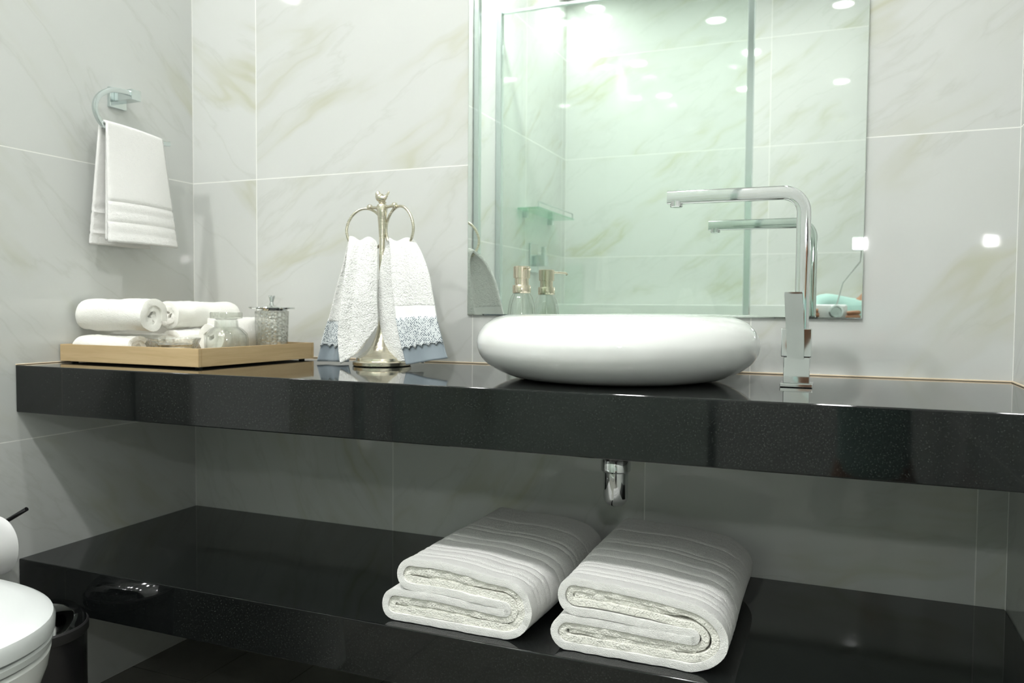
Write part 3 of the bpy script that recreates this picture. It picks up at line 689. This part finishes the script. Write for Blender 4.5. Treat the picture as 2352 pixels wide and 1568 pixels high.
# ------------------------------------------------------------------ folded bath towels on the shelf
def folded_towel(x0, x1, h, yf, yb, label, seed=0, slant=0.0, lobe=0.028, dx_back=0.0, rise=0.0):
    """towel folded in a C: the bend at x1, the slit open at x0; real layers of thickness"""
    zb = 0.3474; W_ = x1-x0; hm = h*0.50
    e = empty('bath_towel', ((x0+x1)/2, (yf+yb)/2, zb), label, 'towel', 'folded bath towels on the lower shelf')
    pitch = 0.0122
    def loop(d):
        rR = h/2-d; cxr = W_-h/2; xe = W_-h+h/2+max(0, h/2-4*pitch)-0.001
        P = []
        def arc(cx, cz, r, a0, a1, n):
            for k in range(n+1):
                a = math.radians(a0+(a1-a0)*k/n); P.append((cx+r*math.cos(a), cz+r*math.sin(a)))
        def line(xa, za, xb, zb_, n):
            for k in range(1, n): P.append((xa+(xb-xa)*k/n, za+(zb_-za)*k/n))
        rl = (h/2-2*d)/2
        # slit end U, then the upper lobe's underside going left
        if rl < 0.002: return None
        arc(xe, h/2, d, -90, 90, 8)
        lx = lobe + h/4
        line(xe, h/2+d, lx, h/2+d, 20)
        arc(lx, h*0.75, rl, 270, 90, 12)
        line(lx, h-d, cxr, h-d, 20)
        arc(cxr, h/2, rR, 90, -90, 22)
        llx = h/4
        line(cxr, d, llx, d, 20)
        arc(llx, h*0.25, rl, 270, 90, 12)
        line(llx, h/2-d, xe, h/2-d, 20)
        return P
    ny = 120
    for li, d in enumerate((pitch*0.5, pitch*1.5)):
        P = loop(d)
        if not P: continue
        bm = new(); g = []; n = len(P)
        for k in range(ny+1):
            v = k/ny; y = yf+(yb-yf)*v
            if li: y = yf+0.003+(yb-yf-0.006)*v
            row = []
            ridge = 0
            for c_, w_ in ((0.07, 1.0), (0.115, 0.8), (0.19, 0.7), (0.235, 1.0), (0.33, 0.8), (0.42, 1.0), (0.56, 0.9), (0.60, 0.7), (0.78, 0.8)):
                ridge += w_*math.exp(-((v-c_-0.012*math.sin(seed+c_*20))/0.010)**2)
            for (px_, pz_) in P:
                nx = noise.noise(Vector((px_*16, pz_*26, v*1.6+seed)))*0.0042
                nz = noise.noise(Vector((px_*13+7, pz_*30, v*1.6+seed)))*0.0042
                tt = min(1, max(0, (px_/W_-0.35)/0.65)); z_ = pz_*(1-0.13*tt*tt*(3-2*tt))
                # upper surface: small ridges where the woven border runs
                if pz_ > h*0.80 and li == 0: z_ -= 0.0030*ridge
                if px_ > W_-h/2 and li == 0: px2 = px_-0.0022*ridge*max(0, (px_-(W_-h/2))/(h/2))
                else: px2 = px_
                wgt = min(1, pz_/0.02)
                lean = slant*(pz_/h)
                xx = x0+px2+nx+lean+dx_back*v
                zz = zb+max(z_+nz*wgt + rise*(pz_/h)*(1-px_/W_), 0.0062 if li == 0 else 0.018)
                row.append(bm.verts.new((xx, y+noise.noise(Vector((px_*60, pz_*60, seed+li*3)))*0.003*(1 if k in (0, ny) else 0.3), zz)))
            g.append(row)
        for a in range(ny):
            for j in range(n): bm.faces.new((g[a][j], g[a][(j+1) % n], g[a+1][(j+1) % n], g[a+1][j]))
        o = obj('outer_layer' if li == 0 else 'inner_layer', bm, M['towel' if li == 0 else 'towel_in'], e)
        s_ = o.modifiers.new('t', 'SOLIDIFY'); s_.thickness = pitch*0.97; s_.offset = 0
        b_ = o.modifiers.new('b', 'BEVEL'); b_.width = 0.0036; b_.segments = 3; b_.limit_method = 'ANGLE'; b_.angle_limit = 1.0
    # rolled-in core of each lobe
    for lob, (xa, xb, zc) in enumerate(((lobe+h/4-0.002, W_-h/2+0.012, h*0.75), (h/4-0.002, W_-h/2+0.012, h*0.25))):
        bm = new(); g = []
        for k in range(47):
            v = k/46; y = yf+0.005+(yb-yf-0.01)*v; row = []
            for j in range(31):
                u = j/30; xx = xa+(xb-xa)*u
                zz = zc + 0.0028*math.sin(u*7+seed+lob) + noise.noise(Vector((xx*18, v*2, seed+lob)))*0.002
                row.append(bm.verts.new((x0+xx+slant*(zc/h)+dx_back*v, y+0.003*noise.noise(Vector((xx*70, seed, 3))), zb+zz+rise*(zc/h)*(1-xx/W_))))
            g.append(row)
        for a in range(46):
            for j in range(30): bm.faces.new((g[a][j], g[a][j+1], g[a+1][j+1], g[a+1][j]))
        o = obj('core_layer', bm, M['towel_in'], e)
        s_ = o.modifiers.new('t', 'SOLIDIFY'); s_.thickness = max(h/2-4*pitch+0.0035, 0.005); s_.offset = 0
        b_ = o.modifiers.new('b', 'BEVEL'); b_.width = 0.002; b_.segments = 2; b_.limit_method = 'ANGLE'; b_.angle_limit = 1.0
    return e
folded_towel(0.858, 1.128, 0.108, -0.470, -0.095, 'folded white bath towel nearer the toilet end of the lower shelf', seed=1.0, slant=0.004, lobe=0.026, dx_back=0.01)
folded_towel(1.162, 1.428, 0.114, -0.468, -0.095, 'folded white bath towel nearer the far end of the lower shelf, below the drain trap', seed=6.3, slant=-0.004, lobe=0.010, dx_back=0.0)

# ------------------------------------------------------------------ toilet
e = empty('toilet', (0.3, -0.97, 0), 'white ceramic toilet with closed lid against the side wall', 'toilet')
def dshape(xf, hw, cy, xb, n=40, p=2.3):
    out = []
    x_mid = xf-hw*1.35
    for k in range(n+1):
        a = -PI/2+PI*k/n
        out.append((x_mid+hw*1.35*abs(math.cos(a))**(2/p), cy+hw*(1 if a > 0 else -1)*abs(math.sin(a))**(2/p)))
    return [(xb, cy-hw*0.93)] + out + [(xb, cy+hw*0.93)]
def loft(bm, secs, cap=True):
    rings = [[bm.verts.new((x, y, z)) for x, y in s] for s, z in secs]
    n = len(rings[0])
    for A, B in zip(rings, rings[1:]):
        for k in range(n): bm.faces.new((A[k], A[(k+1) % n], B[(k+1) % n], B[k]))
    if cap: bm.faces.new(rings[0][::-1]); bm.faces.new(rings[-1])
TCY = -0.965
bm = new(); loft(bm, [(dshape(0.50-k1, 0.115-k2*0.5, TCY, 0.012), z) for z, k1, k2 in ((0.0, 0.04, 0.0), (0.05, 0.045, 0.01), (0.16, 0.05, 0.02))] +
                 [(dshape(xf, hw, TCY, 0.012), z) for z, xf, hw in ((0.22, 0.485, 0.125), (0.28, 0.540, 0.152), (0.33, 0.578, 0.172), (0.37, 0.593, 0.182), (0.392, 0.597, 0.185), (0.396, 0.592, 0.181))])
obj('bowl', bm, M['ceramic'], e)
bm = new(); loft(bm, [(dshape(xf, hw, TCY, 0.20), z) for z, xf, hw in ((0.3985, 0.592, 0.182), (0.401, 0.598, 0.187), (0.410, 0.600, 0.188), (0.413, 0.597, 0.186))])
obj('seat', bm, M['plastic'], e)
bm = new(); loft(bm, [(dshape(xf, hw, TCY, 0.19), z) for z, xf, hw in ((0.4155, 0.597, 0.186), (0.418, 0.602, 0.190), (0.434, 0.603, 0.191), (0.441, 0.600, 0.188), (0.4455, 0.590, 0.180), (0.4475, 0.560, 0.160), (0.4485, 0.5, 0.12))])
obj('lid', bm, M['plastic'], e)
bm = new(); box(bm, (0.004, TCY-0.185, 0.385), (0.185, TCY+0.185, 0.78), 0.02, 4); obj('tank', bm, M['ceramic'], e)
bm = new(); box(bm, (0.002, TCY-0.192, 0.78), (0.192, TCY+0.192, 0.815), 0.012, 3); obj('tank_lid', bm, M['ceramic'], e)

# ------------------------------------------------------------------ bin, toilet roll
e = empty('pedal_bin', (0.192, -0.60, 0), 'small black round bin with shiny domed lid between toilet and shelf', 'bin')
bm = new(); lathe(bm, [(0.0, 0.001), (0.080, 0.001), (0.083, 0.006), (0.0845, 0.26), (0.0, 0.26)], (0.192, -0.60, 0), 56); obj('body', bm, M['black'], e)
bm = new(); lathe(bm, [(0.0855, 0.258), (0.0875, 0.261), (0.0875, 0.276), (0.085, 0.279), (0.082, 0.279)], (0.192, -0.60, 0), 56); obj('rim', bm, M['black_rubber'], e)
bm = new(); lathe(bm, [(0.084, 0.279), (0.080, 0.290), (0.068, 0.301), (0.045, 0.309), (0.02, 0.312), (0, 0.3125)], (0.192, -0.60, 0), 56); obj('lid', bm, simple('dark_chrome', (0.55, 0.55, 0.56), 0.07, 1.0), e)
bm = new(); box(bm, (0.165, -0.71, 0.012), (0.219, -0.675, 0.020), 0.003, 2); obj('pedal', bm, M['black_rubber'], e)
e = empty('toilet_roll', (0.072, -0.645, 0.41), 'white toilet paper roll on the side wall above the toilet', 'toilet roll')
bm = new(); lathe(bm, [(0.021, -0.05), (0.054, -0.05), (0.0565, -0.047), (0.0565, 0.047), (0.054, 0.05), (0.021, 0.05)], (0.072, -0.632, 0.409), 56, axis='Y')
obj('paper', bm, M['paper'], e)
bm = new(); lathe(bm, [(0.0185, -0.0505), (0.0208, -0.0505), (0.0208, 0.0505), (0.0185, 0.0505)], (0.072, -0.632, 0.409), 40, axis='Y'); obj('core', bm, M['card'], e)
e = empty('toilet_roll_holder', (0.0, -0.575, 0.45), 'dark slim holder arm above the toilet paper roll', 'roll holder')
bm = new(); box(bm, (0.0003, -0.590, 0.395), (0.008, -0.545, 0.44), 0.0015, 2); obj('wall_plate', bm, M['black'], e, smooth=False)
bm = new(); tube(bm, [(0.006, -0.568, 0.418), (0.066, -0.568, 0.412), (0.072, -0.575, 0.409), (0.072, -0.69, 0.409)], circ(0.005, 12)); obj('rod', bm, M['black'], e)
bm = new(); tube(bm, [(0.010, -0.566, 0.425), (0.072, -0.566, 0.452), (0.118, -0.560, 0.478)], circ(0.0042, 12)); obj('cover_arm', bm, M['black'], e)

# ------------------------------------------------------------------ shower behind the camera (seen in the mirror)
GY = -2.0
e = empty('shower_screen', (0.6, GY, 0), 'clear greenish glass shower screen between chrome uprights, seen in the mirror', 'shower screen')
bm = new(); box(bm, (0.022, GY-0.004, 0.085), (1.185, GY+0.004, 2.30)); obj('glass_pane', bm, M['shower_glass'], e, smooth=False)
for xa, xb in ((0.0005, 0.030), (1.180, 1.210)):
    bm = new(); box(bm, (xa, GY-0.014, 0.0835), (xb, GY+0.014, 2.315), 0.003, 2); obj('upright', bm, M['satin_chrome'], e, smooth=False)
bm = new(); box(bm, (0.0303, GY-0.010, 2.30), (1.1798, GY+0.010, 2.312), 0.002, 2); obj('top_rail', bm, M['satin_chrome'], e, smooth=False)
bm = new(); box(bm, (0.003, -1.755, 0.0005), (0.030, -1.725, 2.31), 0.003, 2)
tag(obj('wall_profile', bm, M['satin_chrome'], smooth=False), 'narrow chrome upright on the side wall, seen at the mirror edge beside the towel stand', 'profile')
bm = new(); box(bm, (0.0005, GY-0.05, 0.0002), (1.22, GY+0.05, 0.083), 0.004, 2)
tag(obj('shower_kerb', bm, M['marble'], smooth=False), 'low marble kerb under the glass shower screen', 'kerb')
bm = new(); box(bm, (0.0005, YB+0.0005, 0.0005), (XW-0.0005, YB+0.16, 0.905), 0.004, 2)
tag(obj('shower_ledge', bm, M['ceramic'], smooth=False), 'pale ledge along the shower wall, seen low in the mirror', 'ledge')
e = empty('shower_shelf', (0.0, -2.55, 1.40), 'green glass shelf with a low rail on the shower side wall, seen in the mirror', 'shelf')
bm = new(); box(bm, (0.004, -2.86, 1.395), (0.125, -2.27, 1.403), 0.001, 1); obj('glass_plate', bm, M['shelf_glass'], e, smooth=False)
for y in (-2.36, -2.76):
    bm = new(); box(bm, (0.0004, y-0.012, 1.36), (0.03, y+0.012, 1.3948), 0.002, 2); obj('bracket', bm, M['satin_chrome'], e, smooth=False)
bm = new(); tube(bm, [(0.118, -2.28, 1.4035), (0.118, -2.28, 1.43), (0.118, -2.85, 1.43), (0.118, -2.85, 1.4035)], circ(0.003, 10)); obj('rail', bm, M['satin_chrome'], e)
e = empty('shower_mixer', (0.0, -2.5, 1.16), 'square chrome shower mixer on the side wall, seen in the mirror behind the soap dispenser', 'shower mixer')
bm = new(); box(bm, (0.0004, -2.575, 1.075), (0.010, -2.455, 1.235), 0.004, 2); obj('wall_plate', bm, M['satin_chrome'], e, smooth=False)
bm = new(); box(bm, (0.010, -2.56, 1.11), (0.075, -2.50, 1.17), 0.004, 2); box(bm, (0.05, -2.548, 1.165), (0.072, -2.512, 1.215), 0.003, 2); obj('lever', bm, M['satin_chrome'], e, smooth=False)

# ------------------------------------------------------------------ the camera rig and the photographer (glimpsed in mirror, faucet and granite)
e = empty('photo_camera', (1.5588, -1.66, 0.87), 'pale photo camera with a small lit video light above it, seen in the mirror', 'camera')
bm = new(); box(bm, (1.470, -1.700, 0.838), (1.598, -1.655, 0.898), 0.008, 3); obj('body', bm, M['plastic'], e)
bm = new(); lathe(bm, [(0.0, -0.0175), (0.024, -0.0175), (0.026, 0.016), (0.020, 0.018), (0.018, 0.012), (0.0, 0.012)], (1.5588, -1.6375, 0.8702), 40, axis='Y'); obj('lens_barrel', bm, M['satin_chrome'], e)
bm = new(); tube(bm, [(1.56, -1.678, 0.894), (1.58, -1.678, 0.98), (1.64, -1.668, 1.06), (1.642, -1.650, 1.10)], circ(0.0028, 10)); obj('bracket_arm', bm, M['chrome'], e)
m, t, b = mat('video_light_panel'); b.inputs['Emission Color'].default_value = (1, 1, 1, 1); b.inputs['Emission Strength'].default_value = 55.0
bm = new(); box(bm, (1.615, -1.632, 1.106), (1.655, -1.630, 1.143)); obj('light_panel', bm, m, e, smooth=False)
bm = new(); box(bm, (1.609, -1.655, 1.100), (1.661, -1.6322, 1.149), 0.003, 2); obj('light_housing', bm, M['plastic'], e, smooth=False)

SKIN = simple('skin', (0.33, 0.16, 0.085), 0.5); HAIR = simple('dark_hair', (0.02, 0.015, 0.012), 0.5)
TEAL = simple('teal_cotton', (0.36, 0.55, 0.50), 0.85); TROUS = simple('dark_trousers', (0.03, 0.033, 0.04), 0.85)
def skinned(name, chains, mat_, parent, root, sub=2):
    """chains: lists of (point, radius); equal points are shared; the skin modifier grows the surface"""
    me = bpy.data.meshes.new(name); V = []; idx = {}; E = []; Rr = []
    for ch in chains:
        prev = None
        for p, r in ch:
            k = tuple(round(c, 4) for c in p)
            if k not in idx: idx[k] = len(V); V.append(p); Rr.append(r)
            if prev is not None and prev != idx[k]: E.append((prev, idx[k]))
            prev = idx[k]
    me.from_pydata(V, E, []); o = bpy.data.objects.new(name, me); COL.objects.link(o); me.materials.append(mat_)
    o.modifiers.new('skin', 'SKIN').use_smooth_shade = True
    for v, r in zip(me.skin_vertices[0].data, Rr): v.radius = (r, r) if not isinstance(r, tuple) else r
    rk = idx[tuple(round(c, 4) for c in root)]
    for i_, v in enumerate(me.skin_vertices[0].data): v.use_root = (i_ == rk)
    sd = o.modifiers.new('s', 'SUBSURF'); sd.levels = sub; sd.render_levels = sub
    o.parent = parent; o.matrix_parent_inverse = Matrix.Translation(-parent.location)
    return o
e = empty('person', (1.67, -2.0, 0.0), 'person in teal shirt and dark trousers kneeling with the camera, seen low in the mirror', 'person')
PEL, WST, CHS, NK, HD = (1.675, -2.02, 0.33), (1.670, -1.99, 0.52), (1.665, -1.94, 0.80), (1.715, -1.915, 0.965), (1.742, -1.885, 1.03)
HT = (1.748, -1.880, 1.12)
SL, SR = (1.500, -1.885, 0.905), (1.760, -1.905, 0.900)
ELl, ELr = (1.425, -1.790, 0.735), (1.700, -1.765, 0.690)
WRl, WRr = (1.468, -1.715, 0.825), (1.640, -1.705, 0.800)
HNl, HNr = (1.470, -1.690, 0.858), (1.622, -1.690, 0.850)
HPl, HPr = (1.60, -2.02, 0.28), (1.745, -2.02, 0.28)
KNl, KNr = (1.520, -1.760, 0.075), (1.745, -1.755, 0.075)
ANl, ANr = (1.555, -2.14, 0.050), (1.735, -2.14, 0.050)
TOl, TOr = (1.550, -2.25, 0.030), (1.735, -2.25, 0.030)
skinned('body', [[(PEL, 0.11), (WST, 0.09), (CHS, 0.105), (NK, 0.045), (HD, 0.066), (HT, 0.070)],
                 [(CHS, 0.105), (SL, 0.048), (ELl, 0.034), (WRl, 0.022), (HNl, 0.028)], [(CHS, 0.105), (SR, 0.048), (ELr, 0.034), (WRr, 0.022), (HNr, 0.028)],
                 [(PEL, 0.11), (HPl, 0.080), (KNl, 0.052), (ANl, 0.036), (TOl, 0.026)], [(PEL, 0.11), (HPr, 0.080), (KNr, 0.052), (ANr, 0.036), (TOr, 0.026)]], SKIN, e, PEL)
skinned('shirt', [[((1.675, -2.02, 0.38), 0.125), (WST, 0.112), (CHS, 0.122), ((1.700, -1.92, 0.885), 0.07)],
                  [(CHS, 0.122), (SL, 0.064), ((1.450, -1.825, 0.785), 0.052)], [(CHS, 0.122), (SR, 0.056), ((1.722, -1.810, 0.755), 0.050)]], TEAL, e, WST)
skinned('trousers', [[((1.675, -2.02, 0.40), 0.118), (PEL, 0.122), (HPl, 0.094), (KNl, 0.062), (ANl, 0.044)], [(PEL, 0.122), (HPr, 0.094), (KNr, 0.062), (ANr, 0.044)]], TROUS, e, PEL)
hc = Vector((1.747, -1.882, 1.10))
bm = new()
bmesh.ops.create_uvsphere(bm, u_segments=32, v_segments=20, radius=1.0, matrix=Matrix.Translation(hc+Vector((0.002, -0.014, 0.018))) @ Matrix.Diagonal((0.080, 0.092, 0.100, 1)))
bmesh.ops.delete(bm, geom=[f for f in bm.faces if f.calc_center_median().y > hc.y+0.030 and f.calc_center_median().z < hc.z+0.070], context='FACES')
obj('hair', bm, HAIR, e)
bm = new(); bmesh.ops.create_uvsphere(bm, u_segments=16, v_segments=12, radius=1.0, matrix=Matrix.Translation(hc+Vector((0, 0.075, -0.012))) @ Matrix.Diagonal((0.012, 0.016, 0.020, 1))); obj('nose', bm, SKIN, e)
for s_ in (-1, 1):
    bm = new(); bmesh.ops.create_uvsphere(bm, u_segments=16, v_segments=12, radius=0.010, matrix=Matrix.Translation(hc+Vector((s_*0.027, 0.060, 0.008)))); obj('eye', bm, simple('eye_white', (0.7, 0.7, 0.68), 0.2), e)
    bm = new(); bmesh.ops.create_uvsphere(bm, u_segments=16, v_segments=12, radius=1.0, matrix=Matrix.Translation(hc+Vector((s_*0.073, 0.0, -0.005))) @ Matrix.Diagonal((0.008, 0.016, 0.028, 1))); obj('ear', bm, SKIN, e)
bm = new(); bmesh.ops.create_uvsphere(bm, u_segments=16, v_segments=10, radius=1.0, matrix=Matrix.Translation(hc+Vector((0, 0.064, -0.042))) @ Matrix.Diagonal((0.022, 0.008, 0.007, 1))); obj('mouth', bm, simple('lips', (0.34, 0.13, 0.11), 0.4), e)
for hn, sd_, nm in ((Vector(HNl), 1, 'l'), (Vector(HNr), -1, 'r')):
    for k in range(4):
        z_ = hn.z+0.018-0.016*k; ln = (0.9, 1.0, 0.95, 0.75)[k]
        x0_ = hn.x-0.012*sd_
        bm = new(); tube(bm, catmull([(x0_, -1.705, z_), (x0_-0.004*sd_, -1.675, z_), (x0_+0.002*sd_, -1.652+0.004*ln, z_), (x0_+0.022*sd_*ln, -1.646, z_-0.001), (x0_+0.040*sd_*ln, -1.649, z_-0.003)], 4), circ(0.0078, 12)); obj('finger', bm, SKIN, e)
    bm = new(); tube(bm, catmull([(hn.x-0.006*sd_, -1.705, hn.z-0.010), (hn.x+0.012*sd_, -1.714, hn.z+0.006), (hn.x+0.034*sd_, -1.711, hn.z+0.016)], 4), circ(0.0092, 12)); obj('thumb', bm, SKIN, e)
